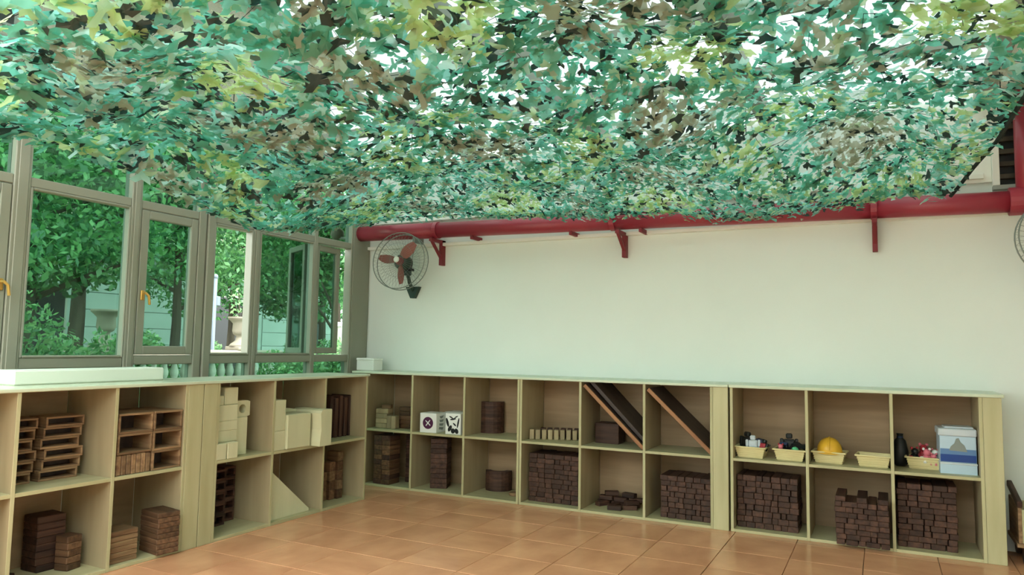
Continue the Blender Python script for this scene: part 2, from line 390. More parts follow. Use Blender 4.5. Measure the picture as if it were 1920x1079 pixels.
# ---------------------------------------------------------------- wall fans
def make_fan(loc, label):
    f = thing('electric_fan', label, 'fan', loc, group='wall fans under the red pipe')
    tilt = (R(-6), 0, R(8)); Rr = .265
    mb = MB()
    for (y, r) in ((-.05, Rr), (.03, Rr), (-.085, Rr*.6), (-.095, Rr*.25), (.07, Rr*.6)):
        rr = .0048 if r == Rr else .001
        mb.tube([(r*math.cos(a), y, r*math.sin(a)) for a in np.linspace(0, 2*math.pi, 41)[:-1]], rr, 5, closed=True)
    for k in range(44):
        a = 2*math.pi*k/44; c, s = math.cos(a), math.sin(a)
        mb.tube([(.04*c, -.10, .04*s), (Rr*.6*c, -.087, Rr*.6*s), (Rr*c, -.05, Rr*s), (Rr*c, .03, Rr*s), (Rr*.6*c, .07, Rr*.6*s), (.05*c, .085, .05*s)], .0011, 3)
    g = mb.build('grille', GREY, f, rot=tilt); g['kind'] = 'stuff'
    MB().lathe([(.022, -.104), (.03, -.094), (.01, -.088)], 16, M=Matrix.Rotation(R(90), 4, 'X') @ Matrix.Scale(-1, 4, (0, 0, 1))).build('badge', WHITE, f, rot=tilt)
    MB().lathe([(.05, -.02), (.072, .0), (.075, .10), (.05, .14)], 18, M=Matrix.Rotation(R(-90), 4, 'X')).build('motor', DGRN, f, rot=tilt, smooth=True)
    for a in (168, 48, 278):
        b = MB(); P = []; n = 7
        top = []; bot = []
        for i in range(n):
            t = i/(n-1); rr = .045+t*.175; wd = .026+.03*math.sin(math.pi*min(1, t*.9+.1))
            tw = R(32-14*t)
            top.append((rr, -.03-math.sin(tw)*wd, math.cos(tw)*wd)); bot.append((rr, -.03+math.sin(tw)*wd, -math.cos(tw)*wd*.75))
        vs = top+bot; fs = [[i, i+1, n+i+1, n+i] for i in range(n-1)]
        b.add(vs, fs)
        b.add([(x, y+.004, z) for x, y, z in vs], [q[::-1] for q in fs])
        o = b.build('blade', BLADE, f); o.rotation_euler = (Matrix.Rotation(R(8), 3, 'Z') @ Matrix.Rotation(R(-6), 3, 'X') @ Matrix.Rotation(R(-a), 3, 'Y')).to_euler()
    MB().lathe([(.012, -.085), (.028, -.07), (.04, -.035), (.04, -.005)], 14, M=Matrix.Rotation(R(-90), 4, 'X')).build('hub', DRED, f, rot=tilt)
    MB().box((-.028, .06, -.12), (.028, .14, .02), .006).tube([(0, .11, -.10), (-.01, .16, -.18), (-.035, .25, -.25)], .018, 8).build('neck', DGRN, f)
    MB().prism([(-.075, .0), (.075, .0), (.02, -.11), (-.02, -.11)], .05, Matrix.Translation((-.035, .24, -.215))).build('mounting_plate', DGRN, f)
    MB().box((.03, .05, -.085), (.085, .10, -.06), .004).tube([(.075, .07, -.06), (.085, .06, .05), (.10, .08, .14)], .0025, 5).build('switch_cord', BLACK, f)
    MB().box((.085, .05, .18), (.115, .2, .235), .004).build('ceiling_clip', GREY, f)
BLADE = mat('red_brown_blade', (.24, .06, .045, 1), .35, .5)
make_fan((-.179, .17, 2.04), 'round wall fan with red blades beside the corner post')
make_fan((4.83, .17, 1.9935), 'round wall fan cut by the right picture edge')

# ---------------------------------------------------------------- cube shelf units
TH = .02
def unit(name, label, edges, axis, stile=None, dbl=False):
    # edges: partition positions along the run; axis 'x' faces -y (back wall), 'y' faces +x (left wall)
    u = thing(name, label, 'shelf unit', (edges[0], 0, 0) if axis == 'x' else (0, edges[0], 0), group='birch cube shelf units')
    e0 = edges[0]; D = .44
    def P(nm, s0, s1, d0, d1, z0, z1):
        a, b = s0-e0, s1-e0
        A, B = ((a, d0, z0), (b, d1, z1)) if axis == 'x' else ((-d1, a, z0), (-d0, b, z1))
        dims = [abs(q-p) for p, q in zip(A, B)]
        o = bx(nm, A, B, [BACKM] if nm == 'back_panel' else ([grain(SHADEM, dims), grain(BIRCH, dims)] if nm in ('divider', 'side_panel') else [grain(BIRCH, dims)]), u, .0015)
        if len(o.data.materials) > 1:           # front edge stays pale; board face carries painted cell shade
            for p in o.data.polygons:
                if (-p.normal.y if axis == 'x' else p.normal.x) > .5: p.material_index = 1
    n = len(edges)
    for i, e in enumerate(edges):
        s0, s1 = (e, e+TH) if i == 0 else ((e-TH, e) if i == n-1 else (e-TH/2, e+TH/2))
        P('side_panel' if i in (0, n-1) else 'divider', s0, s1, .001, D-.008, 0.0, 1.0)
    for i in range(n-1):
        s0 = edges[i]+(TH if i == 0 else TH/2); s1 = edges[i+1]-(TH if i == n-2 else TH/2)
        P('shelf_board', s0, s1, .002, D-.008, .488, .508)
        P('bottom_board', s0, s1, .002, D-.008, .0, .02)
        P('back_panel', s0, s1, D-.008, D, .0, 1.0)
    if stile: P('front_stile', stile[0], stile[1], 0, .02, 0, 1.0); P('stile_return', stile[1]-TH if stile[0] > e0 else stile[0], stile[1] if stile[0] > e0 else stile[0]+TH, .02, D, 0, 1.0)
    return u
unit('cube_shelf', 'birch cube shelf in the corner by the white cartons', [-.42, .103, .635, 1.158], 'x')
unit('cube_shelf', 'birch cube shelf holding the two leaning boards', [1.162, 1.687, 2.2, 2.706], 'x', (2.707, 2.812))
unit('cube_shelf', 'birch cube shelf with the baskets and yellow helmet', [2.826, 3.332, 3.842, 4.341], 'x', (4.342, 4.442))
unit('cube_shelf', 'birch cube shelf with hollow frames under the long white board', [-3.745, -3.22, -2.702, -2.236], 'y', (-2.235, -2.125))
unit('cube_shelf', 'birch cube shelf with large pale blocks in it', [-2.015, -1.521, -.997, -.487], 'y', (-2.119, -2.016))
def top(label, a, b):
    return tag(bx('worktop', a, b, TOPM, bev=.004), label, 'worktop', 'pale worktops on the cube shelves')
top('pale worktop over the left run of shelves, under long white board', (-.45, -3.76, 1.0), (.012, -.475, 1.02))
top('pale worktop along the white wall carrying the small white box', (-.566, -.012, 1.0), (2.815, .455, 1.02))
top('short pale worktop above the baskets and yellow helmet', (2.82, -.014, 1.0), (4.455, .455, 1.022))

# things on the worktops
lb = MB().box((-.4, -3.13, 1.0205), (-.23, -2.24, 1.10), .008).build('foam_board', FOAM)
tag(lb, 'long white foam board lying on the left worktop', 'board')
sb = thing('small_box', 'small white box on the worktop in the corner', 'box', (-.58, .24, 1.0205))
bx('body', (-.08, -.07, 0), (.12, .07, .095), WHITE, sb, .004); bx('lid', (-.083, -.073, .095), (.123, .073, .115), WHITE, sb, .004)

# ---------------------------------------------------------------- blocks: helper piles
def grid_pile(x0, x1, y0, z0, z1, rows, cols, depth, where, fam=BRN, axis='x', skip=(), jit=.012, noun='dark wooden block', grp=None):
    W = (x1-x0)/cols; H = (z1-z0)/rows
    for r in range(rows):
        off = random.uniform(-.004, .004)
        cuts = [x0+W*c+(random.uniform(-W*.28, W*.28) if 0 < c < cols else 0) for c in range(cols+1)]
        for c in range(cols):
            if (r, c) in skip: continue
            wd = round(cuts[c+1]-cuts[c]-.0025, 2)-.0005; dp = random.choice((depth, depth-.02, depth-.04))
            yy = y0+random.uniform(0, jit)
            cx = (cuts[c]+cuts[c+1])/2+off
            lbl = '%s %s from left, %s row up, stack %s' % (noun, ORD[c+1], ORD[r+1], where)
            if axis == 'x': me = block((wd, dp, H-.001), fam, .003); loc = (cx, yy+dp/2, z0+r*H)
            else: me = block((dp, wd, H-.001), fam, .003); loc = (yy-dp/2, cx, z0+r*H)
            put('wooden_block', me, lbl, 'block', loc, group=grp or 'blocks of the stack '+where)
Z0, Z1 = .0205, .5085
grid_pile(1.208, 1.64, .09, Z0, .405, 10, 6, .26, 'beneath the short pale blocks')
grid_pile(2.30, 2.672, .08, Z0, .33, 8, 6, .28, 'beside the wide post')
grid_pile(2.856, 3.262, .085, Z0, .385, 9, 7, .28, 'below the toy baskets')
grid_pile(3.50, 3.815, -.07, Z0, .33, 9, 5, .30, 'below the empty basket', skip=((8, 1), (8, 3)))
grid_pile(3.865, 4.20, .085, Z0, .425, 11, 5, .28, 'below the blue box')
# low pile, second shelf from the left half
PB = [(1.78, .33, 0, .02), (1.90, .31, 15, .02), (2.02, .30, -10, .02), (1.80, .31, 5, .055), (1.93, .29, -8, .055), (2.05, .31, 12, .055),
      (1.84, .32, 25, .09), (1.99, .31, -12, .09), (1.79, .24, 60, .02), (1.90, .20, 78, .02), (2.03, .20, 20, .02), (1.93, .13, 8, .02), (2.04, .21, 40, .055)]
for k, (x, y, a, z) in enumerate(PB):
    put('wooden_block', block((.11, .055, .034), BRN), 'dark wooden block %s in the loose low heap under leaning board' %
        ['back left bottom', 'back middle bottom', 'back right bottom', 'back left, second layer', 'back middle, second layer', 'back right, second layer',
         'topmost left', 'topmost right', 'left side, turned', 'middle, turned crosswise', 'right side front', 'nearest the front edge', 'right side, on another'][k],
        'block', (x, y, z+.0005), R(a), 'blocks of the loose heap')
# corner cell, upper: light brown blocks
for k in range(4):
    put('wooden_block', block((.125, .10, .043), PALT), 'tan block, %s up in the left pile of the corner cell' % ORD[k+1], 'block', (-.285, .13, Z1+k*.0435), R(8*(k % 2)), 'tan blocks in the corner cell')
put('wooden_block', block((.09, .06, .035), MIDW), 'small tan block lying on the left pile of corner cell', 'block', (-.265, .14, Z1+.1745), R(20), 'tan blocks in the corner cell')
for k in range(2):
    put('wooden_block', block((.046, .07, .115), PALT), 'upright tan block in front of corner cell pile, %s' % ('left one', 'right one')[k], 'block', (-.195+k*.05, .105, Z1), R(6), 'tan blocks in the corner cell')
for k in range(5):
    put('wooden_block', block((.13, .09, .038), BMID), 'brown block, %s up in the right pile of corner cell' % ORD[k+1], 'block', (-.09, .22, Z1+k*.0385), R(-8+5*(k % 3)), 'tan blocks in the corner cell')
# corner cell, lower
for r in range(10):
    for c in range(2):
        put('wooden_block', block((.088, .16, .0425), BMID if (r*3+c) % 4 else BRN), 'brown block, %s row up, %s half of corner front column' % (ORD[r+1], ('left', 'right')[c]),
            'block', (-.27+c*.09, .10+random.uniform(0, .008), Z0+r*.043), 0, 'blocks in the lower corner cell')
for r in range(10):
    put('wooden_block', block((.16, .14, .0425), BRN), 'dark block, %s up in the rear column of corner cell' % ORD[r+1], 'block', (-.03, .30, Z0+r*.043), R(4), 'blocks in the lower corner cell')
# below the cartons
for r in range(10):
    put('wooden_block', block((.15, .16, .0425), BRN), 'dark square plank, %s up in the tower below white cartons' % ORD[r+1], 'block', (.272+.02, .20, Z0+r*.043), R(18+random.uniform(-2, 2)), 'planks of the tower below the cartons')
# arched slats
def arch_block(h, r=.115, t=.05):
    mb = MB(); n = 10; po = []
    for i in range(n+1):
        a = math.pi*i/n; po.append((r*math.cos(a), r*.8*math.sin(a)))
    for i in range(n, -1, -1):
        a = math.pi*i/n; po.append(((r-t)*math.cos(a), (r-t)*.8*math.sin(a)))
    k = len(po); vs = [(x, -y, 0) for x, y in po]+[(x, -y, h) for x, y in po]
    fs = [[i, (i+1) % k, (i+1) % k+k, i+k] for i in range(k)]
    m2 = n+1
    for i in range(n):
        fs.append([i, i+1, 2*m2-2-i, 2*m2-1-i]); fs.append([k+i, k+2*m2-1-i, k+2*m2-2-i, k+i+1])
    mb.add(vs, fs); return mb.mesh('arched_block', BRN[0])
am = arch_block(.0335)
for r in range(8):
    put('arched_block', am, 'dark arched block, %s up in the upper arched stack right of cartons' % ORD[r+1], 'block', (.70, .37, Z1+r*.034), R(17+random.uniform(-3, 3)), 'arched blocks of the upper stack')
for r in range(5):
    put('arched_block', am, 'dark arched block, %s up in the low arched stack on bottom shelf' % ORD[r+1], 'block', (.79, .36, Z0+r*.034), R(20+random.uniform(-3, 3)), 'arched blocks of the lower stack')
put('wooden_disc', MB().lathe([(.042, 0), (.046, .004), (.046, .022), (.042, .026)], 20).mesh('wooden_disc', MIDW[0]), 'flat pale wooden disc on bottom shelf beside low arched stack', 'disc', (1.02, .21, Z0))
# row of short pale blocks
for k in range(10):
    t = k/9; put('wooden_block', block((.038, .05, .08), PALT), 'short tan block, %s from left in the front row of short blocks' % ORD[k+1], 'block', (1.205+.425*t, .15+.16*t, Z1), R(20), 'short tan blocks in a row')
for k in range(8):
    t = k/7; put('wooden_block', block((.04, .05, .088), BRN), 'short dark block, %s from left behind the short tan blocks' % ORD[k+1], 'block', (1.26+.37*t, .25+.13*t, Z1), R(18), 'short dark blocks behind the tan row')
# leaning boards
def board(x0, x1, zt, label, yoff=0, th=.026, dp=.40, em=None):
    L_ = math.hypot(x1-x0, zt); a = math.atan2(zt, x1-x0)
    t = thing('leaning_board', label, 'board', (x1, .012+yoff, Z1), group='boards leaning across the upper cells')
    t.rotation_euler = (0, a, 0)
    bx('board', (-L_, .012, .002), (0, dp, .002+th), DKB, t, .003); bx('edge_strip', (-L_, 0, .001), (0, .0115, .003+th), em or ORNG, t, .002)
board(1.705, 2.180, .455, 'brown edged dark board leaning in the cell above the loose heap, lower of two')
board(1.735, 2.186, .455, 'brown edged dark board leaning above the loose heap, upper of two', .05, em=DKB)
bpy.data.objects['leaning_board.001'].location.z += .038
board(2.215, 2.688, .445, 'brown edged dark board leaning in the cell beside wide post')
put('wooden_block', block((.20, .16, .16), BRN), 'dark block in shadow under the leaning board', 'block', (1.83, .30, Z1), 0)

# ---------------------------------------------------------------- left run contents
def hollow(y0, y1, z0, h, xf, dp, t, label, grp, fam=MIDW):
    o = thing('hollow_block', label, 'block', (xf, (y0+y1)/2, z0), group=grp); wv = (y1-y0)/2
    bx('frame_board', (-dp, -wv, 0), (0, wv, t), fam[1], o, .002); bx('frame_board', (-dp, -wv, h-t), (0, wv, h), fam[1], o, .002)
    bx('frame_board', (-dp, -wv, t), (0, -wv+t, h-t), fam[0], o, .002); bx('frame_board', (-dp, wv-t, t), (0, wv, h-t), fam[0], o, .002)
    bx('back_or_shade_board', (-dp*.55, -wv+t, t), (-dp*.55+.008, wv-t, h-t), DKB, o, .001)  # dark sheet added so the hollow looks shaded inside
for k in range(6):
    d = .012*(k % 3)-.01
    hollow(-2.975+d, -2.765+d, Z1+k*.0565, .056, -.205, .16, .011, 'flat hollow wooden frame, %s up in right stack under long white board' % ORD[k+1], 'hollow frames in the right stack')
    hollow(-3.205, -3.015+d, Z1+k*.0565, .056, -.208, .16, .011, 'flat hollow wooden frame, %s up in left stack under long white board' % ORD[k+1], 'hollow frames in the left stack')
for k in range(3):
    if k: hollow(-2.675, -2.458, Z1+k*.115, .114, -.016, .30, .013, 'open wooden box block, %s up on the left column by the stile' % ORD[k+1], 'open box blocks')
    hollow(-2.455, -2.262, Z1+k*.115, .114, -.012, .30, .013, 'open wooden box block, %s up on the right column by the stile' % ORD[k+1], 'open box blocks')
for k in range(7):
    put('wooden_plank', block((.28, .028, .112), MIDW), 'upright tan plank, %s from left under the open box blocks' % ORD[k+1], 'block', (-.16, -2.658+k*.0305, Z1), 0, 'upright planks under the open box blocks')
for k in range(6):
    put('wooden_plank', block((.16, .175, .029), MIDW), 'tan plank, %s up in the low pile left of plank tower' % ORD[k+1], 'block', (-.12, -2.585, Z0+k*.0295), R(-3+random.uniform(-2, 2)), 'planks of the low pile')
for k in range(8):
    put('wooden_plank', block((.20, .135, .0295), BMID), 'brown plank, %s up in the plank tower beside the stile' % ORD[k+1], 'block', (-.07, -2.335, Z0+k*.03), R(-9+random.uniform(-1.5, 1.5)), 'planks of the tower')
for k in range(8):
    put('wooden_block', block((.14, .15, .036), BRN), 'dark block, %s up in the tall pile beneath hollow frames' % ORD[k+1], 'block', (-.31, -2.87, Z0+k*.0365), R(random.uniform(-4, 4)), 'blocks of the pile beneath the hollow frames')
for k in range(5):
    put('wooden_block', block((.09, .09, .036), BMID), 'brown block, %s up in the short pile beneath hollow frames' % ORD[k+1], 'block', (-.185, -2.81, Z0+k*.0365), R(10+random.uniform(-4, 4)), 'blocks of the short pile')
put('wooden_block', block((.06, .10, .03), BRN), 'small dark block alone on the bottom shelf at left', 'block', (-.26, -3.10, Z0), R(20))
put('wooden_block', block((.14, .11, .12), MIDW), 'tan block at the left picture edge on the upper shelf', 'block', (-.25, -3.36, Z1), 0)
# large pale blocks
def pale(a, b, label, bev=.003):
    c = [(p+q)/2 for p, q in zip(a, b)]; z = min(a[2], b[2])
    put('pale_block', block([abs(q-p) for p, q in zip(a, b)], PALE, bev), label, 'block', (c[0], c[1], z), 0, 'large pale wooden blocks')
pale((-.30, -2.005, Z1), (-.05, -1.80, .612), 'large pale block at the foot of the stepped pile')
pale((-.30, -2.005, .6125), (-.05, -1.80, .685), 'wide pale block, second up in the stepped pile')
pale((-.30, -2.005, .6855), (-.05, -1.80, .748), 'wide pale block, third up in the stepped pile')
pale((-.30, -2.005, .7485), (-.05, -1.80, .853), 'wide pale block forming the right step of the stepped pile')
pale((-.28, -2.005, .8535), (-.055, -1.915, .915), 'pale block topping the left step of the stepped pile')
pale((-.20, -1.905, .8535), (-.06, -1.795, .965), 'pale cube on the very top of the stepped pile')
pale((-.30, -1.79, Z1), (-.08, -1.685, .760), 'pale upright block right of the stepped pile')
pale((-.045, -1.915, Z1), (.0, -1.832, .612), 'small pale block standing in front of the stepped pile')
pale((-.045, -2.005, Z1), (.0, -1.925, .612), 'small pale block beside the stile in front of the stepped pile')
# block with a round hole
mb = MB(); n = 20; hw, hh, rr = .065, .055, .03
sq = []
for i in range(n):
    a = 2*math.pi*i/n; c, s = math.cos(a), math.sin(a); q = 1/max(abs(c)/hw, abs(s)/hh); sq.append((c*q, s*q))
vs = [];
for x in (0, -.08):
    vs += [(x, c, s+hh) for c, s in sq]+[(x, rr*math.cos(2*math.pi*i/n), rr*math.sin(2*math.pi*i/n)+hh) for i in range(n)]
fs = []
for i in range(n):
    j = (i+1) % n
    fs += [[i, j, n+j, n+i], [2*n+i, 3*n+i, 3*n+j, 2*n+j], [i, 2*n+i, 2*n+j, j], [n+i, n+j, 3*n+j, 3*n+i]]
mb.add(vs, fs)
put('holed_block', mb.mesh('holed_block', PALE), 'pale block with a round hole on the upright block', 'block', (-.09, -1.725, .7605), 0, 'large pale wooden blocks')
pale((-.26, -1.508, Z1), (-.004, -1.404, .645), 'pale block under the tall one left of large pale box')
pale((-.22, -1.508, .646), (-.006, -1.404, .862), 'tall pale block left of the large pale box')
pale((-.30, -1.402, Z1), (.012, -1.162, .755), 'large pale box block on the shelf edge', .006)
# rounded block and its thin curved board
mb = MB(); prof = [(-.36, .0)]
prof = [(-.05, 0)]; 
po = [(-.062, 0), (.055, 0), (.06, .005), (.06, .262), (.055, .268), (-.03, .268), (-.05, .26), (-.06, .24), (-.05, .12), (-.062, .03)]
mb.prism(po, .28, Matrix.Translation((.09, -1.085, Z1)) @ Matrix.Rotation(R(90), 4, 'Z'))
tag(mb.build('curved_block', PALE), 'pale block with a curved side sticking out of the shelf', 'block', 'large pale wooden blocks')
po = [(-1.40, .7565), (-1.16, .7565), (-1.16, .772), (-1.23, .783), (-1.32, .79), (-1.40, .79)]
mb = MB(); mb.prism(po, .16, Matrix.Translation((-.14, 0, 0)) @ Matrix.Rotation(R(90), 4, 'Z'))
tag(mb.build('curved_board', PALE), 'thin curved pale board lying on the large pale box', 'block')
mb = MB(); mb.prism([(-1.478, 0), (-1.085, 0), (-1.085, .018), (-1.468, .335), (-1.478, .335)], .10, Matrix.Translation((-.05, 0, Z0)) @ Matrix.Rotation(R(90), 4, 'Z'))
tag(mb.build('ramp_block', PALE), 'large pale triangular ramp block on the bottom shelf', 'block', 'large pale wooden blocks')
for k in range(5):
    hollow(-1.665, -1.565, Z0+k*.075, .074, -.30, .12, .016, 'small dark hollow block, %s up in the front column of the lattice' % ORD[k+1], 'dark hollow blocks of the lattice', BRN)
    hollow(-1.80, -1.70, Z0+k*.075, .074, -.24, .12, .016, 'small dark hollow block, %s up in the left column of the lattice' % ORD[k+1], 'dark hollow blocks of the lattice', BRN)
for k in range(5):
    put('wooden_board', block((.20, .036, .335-.02*(k % 2)), BRN), 'dark upright board, %s from left in the upper cell by the corner' % ORD[k+1], 'board', (-.26, -.735+k*.058, Z1), 0, 'upright boards by the corner')
for k, (y, h0, n_) in enumerate(((-.775, 0, 3), (-.70, 0, 4), (-.63, 0, 5))):
    for r in range(n_):
        put('wooden_block', block((.12, .066, .074), BMID if (k+r) % 3 else MIDW), 'brown block, %s up in the %s column of bottom corner cell' % (ORD[r+1], ('left', 'middle', 'right')[k]),
            'block', (-.24+.02*k, y, Z0+r*.0745), 0, 'blocks in the bottom cell by the corner')

# ---------------------------------------------------------------- cartons
def carton(loc, dims, rz, label, pattern):
    c = thing('carton', label, 'box', loc, rz, 'white printed cartons'); x, y, z = dims
    bx('body', (-x/2, 0, 0), (x/2, y, z), WHITE, c, .003)
    if pattern == 'disc':
        P = mat('purple_print', (.07, .012, .05, 1), .5)
        M = Matrix.Translation((0, -.0012, z*.5)) @ Matrix.Rotation(R(90), 4, 'X')
        MB().lathe([(.052, 0), (.052, .0012)], 28, M=M).build('printed_disc', P, c)
        mb = MB()
        for a in (40, 130):
            mb.box((-.032, -.0022, -.004), (.032, -.0013, .004), 0, Matrix.Translation((0, -.0005, z*.5)) @ Matrix.Rotation(R(a), 4, 'Y'))
        mb.build('printed_cross', WHITE, c)
    mb = MB(); q = random.Random(5)
    if pattern == 'swirl':
        def blob(px, pz, rx, rz_, a):
            pts = [(px+rx*math.cos(t)*math.cos(a)-rz_*math.sin(t)*math.sin(a), pz+rx*math.cos(t)*math.sin(a)+rz_*math.sin(t)*math.cos(a)) for t in np.linspace(0, 6.283, 13)[:-1]]
            mb.prism(pts, .0012, Matrix.Translation((0, -.0012, 0)))
        for (px, pz, rx, rr_, a) in ((-.055, .10, .012, .04, .3), (-.03, .05, .016, .03, -.5), (.0, .03, .02, .022, 0), (.035, .03, .018, .024, .5), (.05, .10, .008, .045, -.2),
                                     (.0, .13, .03, .008, .2), (-.02, .145, .02, .006, -.4), (.03, .15, .02, .005, .5), (.015, .085, .007, .02, .9)):
            blob(px, pz, rx, rr_, a)
        mb.build('printed_ornament', BLACK, c)
    else:
        for k in range(4): mb.prism([(y*.25+.01*k, .03+.03*k), (y*.6, .02+.035*k), (y*.7, .04+.035*k), (y*.3, .05+.03*k)], .0012, Matrix.Translation((x/2, 0, 0)) @ Matrix.Rotation(R(90), 4, 'Z') @ Matrix.Translation((0, -.0012, 0)))
        mb.build('printed_side_stripes', GREY, c)
carton((.265, .02, Z1), (.165, .18, .168), R(2), 'white carton printed with a dark purple disc', 'disc')
carton((.512, .032, Z1), (.15, .17, .178), R(2), 'white carton printed with a black ornament', 'swirl')
carton2 = thing('carton', 'white carton standing behind the two printed ones', 'box', (.41, .215, Z1), 0, 'white printed cartons')
bx('body', (-.1, 0, 0), (.11, .16, .17), WHITE, carton2, .003)
bx('tape_strip', (-.1, .06, .1702), (.11, .1, .171), GREY, carton2, 0)

# ---------------------------------------------------------------- baskets and toys
def basket_mesh():
    body = MB(); x0, y0, x1, y1, h, t = .082, .062, .10, .078, .072, .003
    def ring(x, y, z): return [(-x, -y, z), (x, -y, z), (x, y, z), (-x, y, z)]
    vs = ring(x0, y0, 0)+ring(x1, y1, h)+ring(x1-t, y1-t, h)+ring(x0-t, y0-t, t)
    fs = [[3, 2, 1, 0]]+[[i, (i+1) % 4, 4+(i+1) % 4, 4+i] for i in range(4)]+[[4+i, 4+(i+1) % 4, 8+(i+1) % 4, 8+i] for i in range(4)]+[[8+i, 8+(i+1) % 4, 12+(i+1) % 4, 12+i] for i in range(4)]+[[12, 13, 14, 15]]
    body.add(vs, fs)
    rim = MB(); e = .011
    rim.box((-x1-e, -y1-e, h-.004), (x1+e, -y1+.002, h+.007), .003).box((-x1-e, y1-.002, h-.004), (x1+e, y1+e, h+.007), .003)
    rim.box((-x1-e, -y1, h-.004), (-x1+.002, y1, h+.007), .003).box((x1-.002, -y1, h-.004), (x1+e, y1, h+.007), .003)
    ribs = []
    for k in range(4):
        q = (k+.6)/4.8; z = h*q; xx = x0+(x1-x0)*q+.002; yy = y0+(y1-y0)*q+.002; r = MB()
        r.tube([(-xx, -yy, z), (xx, -yy, z), (xx, yy, z), (-xx, yy, z)], .0028, 5, closed=True); ribs.append(r.mesh('rib', CREAM))
    return body.mesh('body', CREAM), rim.mesh('rim', CREAM), ribs
bm_, rm_, rb_ = basket_mesh()
BK = [((2.955, .135), 'cream plastic basket holding the white and black toy'), ((3.215, .145), 'cream plastic basket with black toys and a green ball'),
      ((3.462, .175), 'cream plastic basket holding the yellow helmet'), ((3.735, .155), 'cream plastic basket that looks empty right of helmet'), ((4.03, .25), 'cream plastic basket heaped with pink toys beside blue box')]
for (x, y), lbl in BK:
    b = thing('plastic_basket', lbl, 'basket', (x, y, Z1), R(-4), 'cream plastic baskets')
    link('body', bm_, b); link('rim', rm_, b)
    for q in rb_: link('rib', q, b)
PINK = mat('pink_plastic', (.60, .16, .20, 1), .5); GRN = mat('green_plastic', (.10, .45, .22, 1), .4); LGR = mat('light_grey_plastic', (.50, .56, .60, 1), .4); REDP = mat('red_plastic', (.35, .03, .04, 1), .4)
BLUED = mat('dark_blue_plastic', (.02, .03, .07, 1), .4)
def robot(loc, rz, main, acc, label, sc=1.0, tilt=0):
    t = thing('toy_robot', label, 'toy', loc, rz); t.rotation_euler = (tilt, 0, rz); t.scale = (sc,)*3
    MB().box((-.03, -.02, .03), (.03, .02, .085), .006).box((-.02, -.024, .045), (.02, -.02, .075), .002).build('torso', main, t)
    MB().box((-.018, -.016, .087), (.018, .016, .118), .006).box((-.012, -.019, .098), (.012, -.016, .108), .001).build('head', acc, t)
    for s in (-1, 1):
        MB().box((s*.032, -.012, .04), (s*.05, .012, .088), .004).ball((s*.041, 0, .034), .011, 8).build('arm', acc, t)
        MB().box((s*.006, -.015, 0), (s*.026, .018, .03), .004).build('leg', main, t)
def toy_car(loc, rz, body, label, tilt=0):
    t = thing('toy_car', label, 'toy', loc, rz); t.rotation_euler = (0, tilt, rz)
    MB().prism([(-.06, .012), (.06, .012), (.062, .03), (.03, .034), (.015, .055), (-.03, .055), (-.045, .034), (-.062, .03)], .05, Matrix.Translation((0, -.025, 0))).build('body', body, t)
    for sx in (-.035, .035):
        for sy in (-.026, .02):
            MB().lathe([(.014, 0), (.014, .008)], 12, M=Matrix.Translation((sx, sy+.007, .014)) @ Matrix.Rotation(R(90), 4, 'X')).build('wheel', BLACK, t)
def plush(loc, rz, m1, m2, label, sc=1.0):
    t = thing('plush_toy', label, 'toy', loc, rz); t.scale = (sc,)*3
    mb = MB().ball((0, 0, .03), .03, 12, (1, .9, 1)); mb.ball((0, -.008, .072), .023, 12)
    mb.build('body', m1, t, smooth=True)
    mb = MB()
    for s in (-1, 1): mb.ball((s*.018, 0, .094), .009, 8)
    mb.build('ears', m2, t, smooth=True)
    for s in (-1, 1): MB().ball((s*.03, -.008, .035), .012, 8, (1.3, 1, 1)).build('arm', m2, t, smooth=True); MB().ball((s*.018, -.026, .014), .013, 8, (1, 1.4, 1)).build('leg', m2, t, smooth=True)
zb = Z1+.035
robot((2.965, .115, zb), R(15), LGR, LGR, 'light grey toy robot leaning in the left basket', 1.0, R(-14))
robot((2.905, .17, zb), R(-30), BLACK, BLACK, 'black toy robot at the left of the left basket', 1.15, R(-10))
toy_car((3.005, .17, zb+.035), R(-10), BLUED, 'dark blue toy car on top of the left basket', R(12))
robot((3.02, .12, zb-.005), R(-40), REDP, BLACK, 'red and black toy robot at the right of left basket', .85, R(-20))
robot((3.20, .18, zb), R(10), BLACK, BLACK, 'black toy robot standing tall in the second basket', 1.2, R(-8))
toy_car((3.26, .17, zb+.03), R(25), BLACK, 'black toy car lying in the second basket', R(-14))
put('toy_ball', MB().ball((0, 0, 0), .026, 14).mesh('toy_ball', GRN, True), 'small green ball at the front of the second basket', 'ball', (3.245, .108, zb+.035))
plush((3.15, .12, zb), 0, PINK, REDP, 'small pink plush toy at the left of second basket', .75)
toy_car((3.17, .16, zb+.02), R(80), BLUED, 'dark toy car upended in the second basket', R(40))
plush((4.045, .215, zb), R(10), PINK, WHITE, 'pink plush toy at the front of the basket beside blue box', 1.0)
plush((4.095, .25, zb), R(-20), WHITE, PINK, 'white plush toy with pink paws beside the blue box', .95)
plush((3.975, .235, zb), R(30), BLACK, REDP, 'black plush toy at the left of the pink heap', 1.0)
plush((4.03, .28, zb+.012), R(0), REDP, PINK, 'red plush toy at the back of the pink heap', 1.1)
plush((4.085, .205, zb-.008), R(-10), PINK, PINK, 'small pink plush toy at the right front of pink heap', .8)
h = thing('toy_helmet', 'yellow hard hat resting in the third basket', 'helmet', (3.462, .165, Z1+.062), R(0))
pr = [(.082, .0), (.082, .018)]+[(.08*math.cos(a), .02+.088*math.sin(a)) for a in np.linspace(0, 1.5, 9)]
MB().lathe(pr, 24).build('shell', YEL, h, smooth=True)
MB().lathe([(.08, 0), (.097, .003), (.097, .008), (.08, .012)], 24).build('brim', YEL, h)
